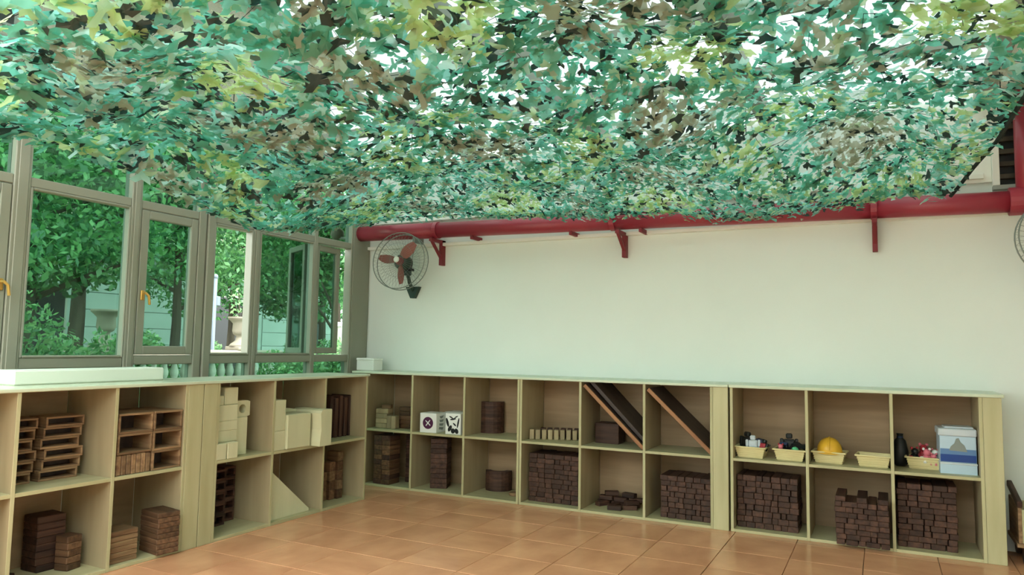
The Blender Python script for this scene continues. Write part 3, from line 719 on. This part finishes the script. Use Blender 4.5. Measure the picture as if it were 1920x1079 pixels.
MB().tube([(0, .085*math.cos(a), .02+.088*math.sin(a)) for a in np.linspace(.1, 3.04, 13)], .006, 8).build('ridge', YEL, h)
dk = thing('dark_filler', 'black rounded shape added where there is just darkness beside pink toys', 'dark shape', (3.893, .27, Z1))  # black shape standing in for plain darkness beside the divider
mb = MB().lathe([(.03, 0), (.045, .02), (.05, .10), (.035, .17), (.016, .19), (.022, .215)], 12); mb.build('body', BLACK, dk, smooth=True)
MB().lathe([(.019, .186), (.021, .192), (.019, .198)], 12).build('tie', BLUED, dk)
# boxes with blue print
BOXB = noisy('blue_print', (.03, .09, .30, 1), (.35, .48, .60, 1), scale=(4, 4, 7), detail=3, rough=.35)
BPALE = mat('pale_blue_print', (.42, .55, .64, 1), .35); BDEEP = mat('deep_blue_print', (.012, .05, .22, 1), .35)
MIDB = mat('mid_blue_print', (.10, .20, .38, 1), .35)
CLR = glass('clear_bin_plastic', (.60, .74, .82, 1), .12)
bn = thing('plastic_bin', 'low translucent blue bin under the blue printed box', 'bin', (4.213, .085, Z1), R(2))
mb = MB(); x, y, h_, t = .1, .22, .058, .004
mb.box((-x, 0, 0), (x, y, t), 0).box((-x, 0, t), (x, t, h_), 0).box((-x, y-t, t), (x, y, h_), 0).box((-x, t, t), (-x+t, y-t, h_), 0).box((x-t, t, t), (x, y-t, h_), 0)
mb.build('body', BPALE, bn); bx('rim', (-x-.004, -.004, h_), (x+.004, y+.004, h_+.012), LGR, bn, .003)
bb = thing('printed_box', 'blue and white printed box with a pale lid in right cell', 'box', (4.213, .09, Z1+.0705), R(2))
bx('body', (-.1, 0, 0), (.1, .20, .165), BPALE, bb, .003); bx('lid', (-.108, -.008, .165), (.104, .208, .212), LGR, bb, .006)
bx('printed_sea', (-.098, -.0015, .004), (.098, 0, .05), BDEEP, bb, 0); bx('printed_waves', (-.098, -.0012, .05), (.098, 0, .085), MIDB, bb, 0)
MB().prism([(-.05, .075), (.05, .07), (.035, .11), (.015, .13), (.004, .155), (-.01, .15), (-.02, .12), (-.04, .10)], .0012, Matrix.Translation((0, -.0026, 0))).build('printed_figure', GREY, bb)
bx('instruction_sheet', (-.07, .03, .2125), (.09, .17, .222), LGR, bb, .001)

# ---------------------------------------------------------------- wooden cart at the right edge
ct = thing('wooden_cart', 'low wooden cart with brown handrail right of the shelf end', 'cart', (4.50, .0, 0))
bx('side_board', (.01, .06, .13), (.03, .42, .36), MIDW[1], ct); bx('side_board', (.55, .06, .13), (.57, .42, .36), MIDW[1], ct)
bx('front_board', (.03, .06, .13), (.55, .08, .33), BIRCH[0], ct); bx('back_or_shade_board', (.03, .40, .13), (.55, .42, .33), BIRCH[0], ct)
bx('base_board', (.0, .05, .105), (.58, .43, .13), MIDW[0], ct)
for s in (.01, .55):
    mb = MB(); mb.box((s-.004, 0, -.02), (s+.024, .40, .02), .004, Matrix.Translation((0, .05, .36)) @ Matrix.Rotation(R(10), 4, 'X')); mb.build('handrail', BRN[1], ct)
for s in (.05, .53):
    for y in (.10, .38):
        MB().lathe([(.05, 0), (.053, .006), (.053, .024), (.05, .03)], 16, M=Matrix.Translation((s+.015, y, .053)) @ Matrix.Rotation(R(-90), 4, 'Y')).build('wheel', BRN[0], ct)

# ---------------------------------------------------------------- camouflage net
NC = [(.16, .53, .42, 1), (.28, .66, .60, 1), (.58, .74, .38, 1), (.44, .46, .36, 1), (.02, .04, .04, 1), (.13, .42, .29, 1), (.58, .86, .82, 1), (.58, .74, .52, 1)]
NM = [leafy('net_fabric_%d' % i, c, .74, None, .06) for i, c in enumerate(NC)]
LE = [(-7, 2.35), (-3.2, 2.33), (-2.75, 2.33), (-2.48, 2.31), (-2.17, 2.22), (-1.87, 2.16), (-1.53, 2.11), (-1.04, 2.16), (-.54, 2.28), (.1, 2.44), (.3, 2.44)]
BE = [(-.6, 2.44), (.7, 2.40), (1.6, 2.325), (1.83, 2.30), (2.14, 2.31), (2.43, 2.31), (2.71, 2.235), (3.01, 2.225), (3.51, 2.26), (3.78, 2.29), (3.97, 2.32), (4.25, 2.285)]
RE = [(-7, 2.72), (-3, 2.70), (-1.1, 2.53), (-.57, 2.46), (-.13, 2.41), (.1, 2.29)]
RXE = [(-7, 4.5), (-1.1, 4.45), (-.57, 4.40), (-.13, 4.32), (.1, 4.22)]
ip = lambda t, v: np.interp(v, [a for a, _ in t], [b for _, b in t])
YB = .1
def net_z(x, y):
    xl, xr = -.30, ip(RXE, y)
    zl, zb_, zr = ip(LE, y), ip(BE, x), ip(RE, y)
    dl, db, dr = np.maximum(x-xl, 0), np.maximum(YB-y, 0), np.maximum(xr-x, 0)
    wl_, wb_, wr_ = 1/(dl+.06)**2, 1/(db+.06)**2, 1/(dr+.06)**2
    edge = (zl*wl_+zb_*wb_+zr*wr_)/(wl_+wb_+wr_)
    d = np.minimum(np.minimum(dl, db*1.0), dr*1.6)
    rise = .24*(1-np.exp(-d/1.0))
    fold = .05*np.sin(x*2.3+y*1.1+.8)*np.sin(y*2.9-x*.7)+.035*np.sin(x*5.1-y*3.3)+.02*np.sin(y*9+x*4)
    return edge+rise+fold*np.minimum(1, d/.35)
def leaf_shapes():
    out = []
    for k in range(14):
        n = 9; a = np.linspace(0, 2*np.pi, n, endpoint=False)+rng.uniform(-.15, .15, n)
        r = rng.uniform(.5, 1.0, n); r[::3] *= rng.uniform(.35, .6)
        p = np.stack([np.cos(a)*r*1.0, np.sin(a)*r*.62, np.zeros(n)], 1)
        cv = rng.uniform(-.5, .5); p[:, 2] = cv*p[:, 0]**2+rng.uniform(-.3, .3)*p[:, 1]
        out.append(np.concatenate([[[0, 0, .0]], p]))
    return out
SH = leaf_shapes()
NN = 9
fan_f = [(0, 1+i, 1+(i+1) % NN) for i in range(NN)]
NLEAF = 36000
lx = rng.uniform(0, 1, NLEAF); ly = rng.uniform(-4.2, YB, NLEAF)
# a little denser at the hem
ly[:500] = YB-np.abs(rng.normal(0, .05, 500))
xr_ = ip(RXE, ly); lx = -.30+lx*(xr_+.30)
# left hem reaches further out near the corner
lx -= np.where(ly > -.6, (ly+.6)/.7*.30*np.clip((.5-lx)/.8, 0, 1), 0)
lx[500:900] = -.30+np.abs(rng.normal(0, .05, 400))
thin = np.exp(-((lx-3.6)/.75)**2-((ly+1.5)/.8)**2)*.27+.12*np.clip(np.sin(lx*3.1+1.0)*np.sin(ly*3.7+lx), 0, 1)
keep = (rng.uniform(0, 1, NLEAF) > thin) & (rng.uniform(0, 1, NLEAF) < np.interp(ly, [-2.6, -1.0, -.2], [.46, .80, 1.0])); lx, ly, xr_ = lx[keep], ly[keep], xr_[keep]; NLEAF = len(lx)
lz = net_z(lx, ly)
e = .02
gx = (net_z(lx+e, ly)-net_z(lx-e, ly))/(2*e); gy = (net_z(lx, ly+e)-net_z(lx, ly-e))/(2*e)
lz = lz+rng.normal(0, .018, NLEAF)
# camouflage patches: colour by smooth pseudo noise plus chance
def pn(x, y, s, p): return np.sin(x*s+p)+np.sin(y*s*1.17+p*2)+np.sin((x+y)*s*.73+p*3)+np.sin((x-y)*s*.91+p*5)
f1 = pn(lx, ly, 6.0, 1.3)+rng.normal(0, .9, NLEAF); f2 = pn(lx, ly, 8.3, 4.1)+rng.normal(0, .9, NLEAF); f3 = rng.uniform(0, 1, NLEAF)
ci = np.where(f1 > 1.6, 2, np.where(f1 < -1.5, 3, np.where(f2 > 1.5, 1, np.where(f2 < -1.7, 5, 0))))
ci = np.where(f3 < .135, 4, np.where(f3 > .90, 6, np.where((f3 > .82), 7, ci)))
LV = []
for i in range(NLEAF):
    sh = SH[i % len(SH)]; sc = rng.uniform(.038, .078)*float(np.interp(ly[i], [-2.6, -1.0, -.2], [1.12, .80, .68]))
    a = rng.uniform(0, 6.283); ca, sa = math.cos(a), math.sin(a)
    p = sh*sc; x = p[:, 0]*ca-p[:, 1]*sa; y = p[:, 0]*sa+p[:, 1]*ca
    tx, ty = rng.normal(0, .24, 2)
    z = p[:, 2]+(gx[i]*.9+tx)*x+(gy[i]*.9+ty)*y
    LV.append(np.stack([x, y, z], 1))
net = thing('camouflage_net', 'green camouflage net hanging under the glass roof', 'net', (2.0, -2.0, 2.3))
base = np.array((2.0, -2.0, 2.3)); P = np.stack([lx, ly, lz], 1)
q = P-np.array(CAM); qz = q@np.array(fwd); px = 960+1357.77*(q@np.array(r2))/np.maximum(qz, .01); py = 539.5-1357.77*(q@np.array(u2))/np.maximum(qz, .01)
vis = (qz > .3) & (px > 10) & (px < 1910) & (py > 8) & (py < 1070)
order = np.argsort(np.where(vis, qz, 1e9)); big = set(order[:300].tolist())
V = []; F = []; MI = []
for i in range(NLEAF):
    if i in big:
        me = bpy.data.meshes.new('fabric_leaf'); me.from_pydata([tuple(v) for v in LV[i]], [], fan_f); me.materials.append(NM[ci[i]])
        link('fabric_leaf', me, net, tuple(P[i]-base))
    else:
        o = len(V); V.extend(map(tuple, LV[i]+P[i]-base)); F.extend([(a+o, b+o, c+o) for a, b, c in fan_f]); MI.extend([int(ci[i])]*NN)
me = bpy.data.meshes.new('fabric_leaves'); me.from_pydata(V, [], F)
for q_ in NM: me.materials.append(q_)
me.polygons.foreach_set('material_index', MI); me.update()
o = link('fabric_leaves', me, net); o['kind'] = 'stuff'
mb = MB(); P3 = lambda x, y, dz=0: (x-2.0, y+2.0, float(net_z(np.array(x), np.array(y)))-2.3+dz)
mb.tube([P3(float(ip(RXE, y)), y) for y in np.linspace(-4.2, YB, 40)], .012, 6)
mb.tube([P3(x, YB, .02) for x in np.linspace(-.5, 4.2, 40)], .006, 5)
mb.tube([P3(-.30, y, .03) for y in np.linspace(-4.2, -.6, 40)], .006, 5)
mb.build('edge_rope', ROPE, net)
mb = MB()                                     # thin cords that carry the fabric
for x in np.arange(-.1, 4.3, .3):
    ys_ = [y for y in np.linspace(-4.2, YB, 44) if ip(RXE, y) > x+.05]
    mb.tube([P3(x+.05*math.sin(y*5+x*7), y, .012) for y in ys_], .0016, 3)
for y in np.arange(-4.1, .1, .3):
    mb.tube([P3(x, y+.05*math.sin(x*5+y*3), .012) for x in np.linspace(-.28, float(ip(RXE, y))-.05, 40)], .0016, 3)
o = mb.build('net_cord', ROPE, net); o['kind'] = 'stuff'
for x in (.45, 1.75, 3.05, 4.42):
    for y in (-3.3, -2.4, -.6):
        a = P3(x, y); MB().tube([a, (a[0], a[1], 3.0-2.3)], .003, 5).build('hanging_tie', ROPE, net)

# ---------------------------------------------------------------- garden outside the windows
def leaf_cloud(name, blobs, n, size, m, parent, seed, loc=(0, 0, 0)):
    g = np.random.default_rng(seed); w_ = np.array([b[3]*b[4]*b[5] for b in blobs])**.67; w_ = w_/w_.sum()
    V = []; F = []
    ks = g.choice(len(blobs), n, p=w_); d = g.normal(0, 1, (n, 3)); d /= np.linalg.norm(d, axis=1)[:, None]
    rr = g.uniform(.25, 1, n)**.4
    B = np.array(blobs)[ks]; c = B[:, :3]+d*rr[:, None]*B[:, 3:6]
    u = g.normal(0, 1, (n, 3)); u /= np.linalg.norm(u, axis=1)[:, None]; v = np.cross(u, g.normal(0, 1, (n, 3))); v /= np.linalg.norm(v, axis=1)[:, None]
    s = g.uniform(.6, 1.2, n)[:, None]*size
    A = np.stack([c-u*s, c+v*s*.5, c+u*s, c-v*s*.5], 1).reshape(-1, 3)
    mi = g.integers(0, len(m), n).tolist()
    me = bpy.data.meshes.new(name); me.from_pydata(A.tolist(), [], [(4*i, 4*i+1, 4*i+2, 4*i+3) for i in range(n)])
    for q_ in m: me.materials.append(q_)
    me.polygons.foreach_set('material_index', mi); me.update()
    o = link(name, me, parent, loc); o['kind'] = 'stuff'; return o
LG = [leafy('tree_leaf_a', (.09, .26, .08, 1), .45), leafy('tree_leaf_b', (.17, .38, .14, 1), .45), leafy('tree_leaf_c', (.05, .16, .06, 1), .4)]
SG = [leafy('shrub_leaf_a', (.18, .38, .15, 1), .45), leafy('shrub_leaf_b', (.30, .50, .22, 1), .45), leafy('shrub_leaf_c', (.09, .24, .09, 1), .4)]
GZ = -.125
def tree(x, y, h, cr, seed, label, n=5000, tr=.09):
    t = thing('garden_tree', label, 'tree', (x, y, GZ), group='trees outside the windows'); q = random.Random(seed)
    mb = MB(); mb.tube([(0, 0, 0), (.05, .02, h*.35), (-.03, .06, h*.6), (0, .02, h*.9)], tr, 9, r_end=tr*.35)
    for k in range(6):
        a = q.uniform(0, 6.28); z = h*(.4+.07*k); mb.tube([(0, .03, z), (math.cos(a)*cr*.4, math.sin(a)*cr*.4, z+.35), (math.cos(a)*cr*.75, math.sin(a)*cr*.75, z+.6)], tr*.4, 6, r_end=tr*.12)
    mb.build('trunk', BARK, t)
    bl = [(q.uniform(-.6, .6)*cr, q.uniform(-.6, .6)*cr, h*q.uniform(.5, .98), cr*q.uniform(.35, .6), cr*q.uniform(.35, .6), cr*q.uniform(.22, .4)) for _ in range(13)]
    leaf_cloud('crown', bl, int(n*1.7), .062, LG, t, seed)
TR = [(-5.2, -.35, 4.6, 1.7, 1, 'tree with a dark forked trunk outside the wide window', 6500, .10),
      (-7.6, 1.75, 5.2, 2.0, 2, 'tree with a straight trunk behind the bushes of wide window', 6500, .14),
      (-7.2, 3.25, 4.8, 1.8, 3, 'slender tree seen through the brass handled casement', 6000, .10),
      (-8.8, 5.9, 5.0, 2.0, 4, 'tree whose crown overhangs the white pole', 6000, .10),
      (-7.5, 7.3, 4.6, 1.9, 5, 'leafy tree seen through the opened sash', 6500, .10),
      (-5.0, 4.9, 3.9, 1.3, 6, 'dense tree beside the corner post outside', 5000, .08),
      (-15.5, 3.0, 8.5, 3.6, 7, 'tall tree behind the garden building, left one', 6500, .2),
      (-15.5, 9.5, 8.5, 3.8, 8, 'tall tree behind the garden building, middle one', 6500, .2),
      (-15, 16, 8.0, 3.8, 9, 'tall tree behind the garden building, right one', 6500, .2),
      (-9.5, -1.8, 5.5, 2.2, 10, 'tree at the left edge of the garden view', 5000, .13)]
for a in TR: tree(*a)
def shrub(x, y, h, wv, seed, label, n=2600):
    t = thing('garden_shrub', label, 'shrub', (x, y, GZ), group='shrubs outside the windows'); q = random.Random(seed)
    mb = MB()
    for k in range(6): mb.tube([(0, 0, 0), (q.uniform(-.3, .3)*wv, q.uniform(-.3, .3)*wv, h*.7)], .012, 5)
    mb.build('stems', BARK, t)
    bl = [(q.uniform(-.6, .6)*wv, q.uniform(-.6, .6)*wv, h*q.uniform(.3, .8), wv*.45, wv*.45, h*.26) for _ in range(9)]
    leaf_cloud('foliage', bl, n*2, .036, SG, t, seed+50)
SHR = [(-2.7, -1.85, 1.92, .75, 1, 'light green shrub at the left of the wide window'), (-2.55, -1.45, 1.60, .5, 2, 'light green shrub beside the left urn'),
       (-4.8, .9, 1.5, .5, 3, 'dark shrub behind the balustrade at the casement'), (-3.3, 1.95, 1.28, .42, 4, 'shrub just right of the stone urn'),
       (-3.2, 2.45, 1.25, .45, 5, 'low shrub under the fixed window with opened sash'), (-2.7, 2.35, 1.45, .42, 6, 'bright shrub beyond the ajar sash'),
       (-6.5, 3.4, 1.4, .7, 7, 'dark shrub at the foot of the pale building'), (-6.0, 5.6, 1.5, .7, 8, 'shrub behind the white post'), (-3.0, -2.7, 1.5, .5, 9, 'shrub at the left edge outside'),
       (-1.9, .9, 1.0, .35, 10, 'low shrub seen under the window rail at corner')]
for a in SHR: shrub(*a)
# balustrade
bl = thing('balustrade', 'pale stone balustrade outside the windows', 'balustrade', (-4.0, -.7, GZ))
LB = 3.2
bx('plinth', (-.12, 0, 0), (.12, LB, .86), STONE, bl, .01); bx('top_rail', (-.13, 0, 1.19), (.13, LB, 1.285), STONE, bl, .02)
bal = MB().lathe([(.045, 0), (.045, .03), (.022, .05), (.05, .12), (.052, .16), (.03, .24), (.022, .28), (.045, .30), (.045, .33)], 10).mesh('baluster', BSTN, True)
for k in range(22): link('baluster', bal, bl, (0, .07+k*.143, .86))
def urn(y, label, plant):
    u = thing('garden_urn', label, 'urn', (-4.0, y, GZ+1.285), group='stone urns on the balustrade')
    MB().box((-.13, -.13, 0), (.13, .13, .05), .01).build('base', STONE, u)
    MB().lathe([(.14, .05), (.12, .08), (.055, .13), (.045, .19), (.085, .215), (.10, .26), (.095, .36), (.13, .40), (.16, .425), (.165, .45), (.14, .45), (.10, .40)], 20).build('bowl', STONE, u, smooth=True)
    if plant:
        p = thing('urn_plant', 'sparse small plant growing in the right stone urn', 'plant', (-4.0, y, GZ+1.285+.40))
        mb = MB(); q = random.Random(3)
        for k in range(9): mb.tube([(0, 0, 0), (q.uniform(-.14, .14), q.uniform(-.14, .14), q.uniform(.2, .42))], .005, 4)
        mb.build('stems', BARK, p); leaf_cloud('leaves', [(0, 0, .25, .17, .17, .2)], 90, .035, SG, p, 77)
urn(1.80, 'stone urn with a sparse plant seen in open window bay', True)
urn(-.12, 'stone urn seen at the right of the wide window', False)
pl = thing('garden_pole', 'slim white pole outside the open window bay', 'pole', (-5.4, 2.55, GZ))
MB().tube([(0, 0, 0), (0, 0, 2.4)], .035, 12).build('shaft', POLE, pl, smooth=True); MB().ball((0, 0, 2.4), .045, 10).build('cap', POLE, pl, smooth=True)
MB().box((-.03, .02, 1.95), (.03, .1, 2.1), .01).build('lamp_bracket', POLE, pl)
fp = thing('fence_post', 'short grey post with white cap beside the corner post outside', 'post', (-2.6, 2.22, GZ))
bx('shaft', (-.03, -.03, 0), (.03, .03, 1.62), STEEL, fp); bx('cap', (-.045, -.045, 1.62), (.045, .045, 1.68), WHITE, fp, .008)
kn = MB().lathe([(.02, 0), (.05, .015), (.07, .05), (.06, .09), (.03, .115), (.01, .12)], 16).mesh('fitting_cap', STONE, True)
lt = thing('outdoor_fitting', 'beige rounded fitting outside the pane above ajar sash', 'lamp', (WX-.24, .24, 2.30))  # rounded beige fitting, use unknown
link('cap', kn, lt); MB().tube([(0, 0, .02), (.16, 0, .0)], .015, 8).build('arm', STEEL, lt)
# garden building
SID = noisy('grey_green_siding', (.30, .36, .34, 1), (.36, .42, .40, 1), scale=(1, 1, 3), rough=.8)
DARK = mat('dark_opening', (.012, .015, .016, 1), .3); TAN = noisy('tan_render', (.42, .38, .28, 1), (.48, .44, .34, 1), scale=(1, 1, 1), rough=.85)
gb = thing('garden_building', 'long low grey building behind the garden trees', 'building', (-12.5, 0, GZ))
bx('wall', (-3, 0, 0), (0, 17, 3.6), SID, gb, 0); bx('roof', (-3.3, -.3, 3.6), (.5, 17.3, 3.85), STEEL, gb, .02)
for (y0, y1, z0, z1) in ((.6, 2.2, 1.1, 2.3), (2.6, 4.6, .3, 2.6), (8.6, 10.2, .0, 2.7), (11.9, 13.0, .2, 2.6), (14, 15.5, .9, 2.3)):
    wv = bx('window', (0, y0, z0), (.04, y1, z1), STEEL, gb, .01)
    bx('window_pane', (.04, y0+.06, z0+.06), (.05, y1-.06, z1-.06), DARK, wv, 0)
for (y0, y1) in ((4.9, 8.3), (10.4, 11.8), (13.1, 13.9)):
    for k in range(8): bx('siding_board', (0, y0, .1+k*.4), (.03, y1, .1+k*.4+.385), SID, gb, .006)
hb = thing('tall_building', 'tall tan building far behind the trees', 'building', (-20.5, 0, GZ))
bx('wall', (-6, -12, 0), (0, 22, 16), TAN, hb, 0); bx('roof', (-6.4, -12.4, 16), (.5, 22.4, 16.4), STEEL, hb, .02)  # wall raised to keep low sky off the garden
for k in range(8):
    for z_ in (2.2, 5.2, 8.2, 11.2):
        wv = bx('window', (0, -10.5+k*4, z_), (.05, -8.7+k*4, z_+1.6), STEEL, hb, .01)
        bx('window_pane', (.05, -10.4+k*4, z_+.1), (.06, -8.8+k*4, z_+1.5), DARK, wv, 0)
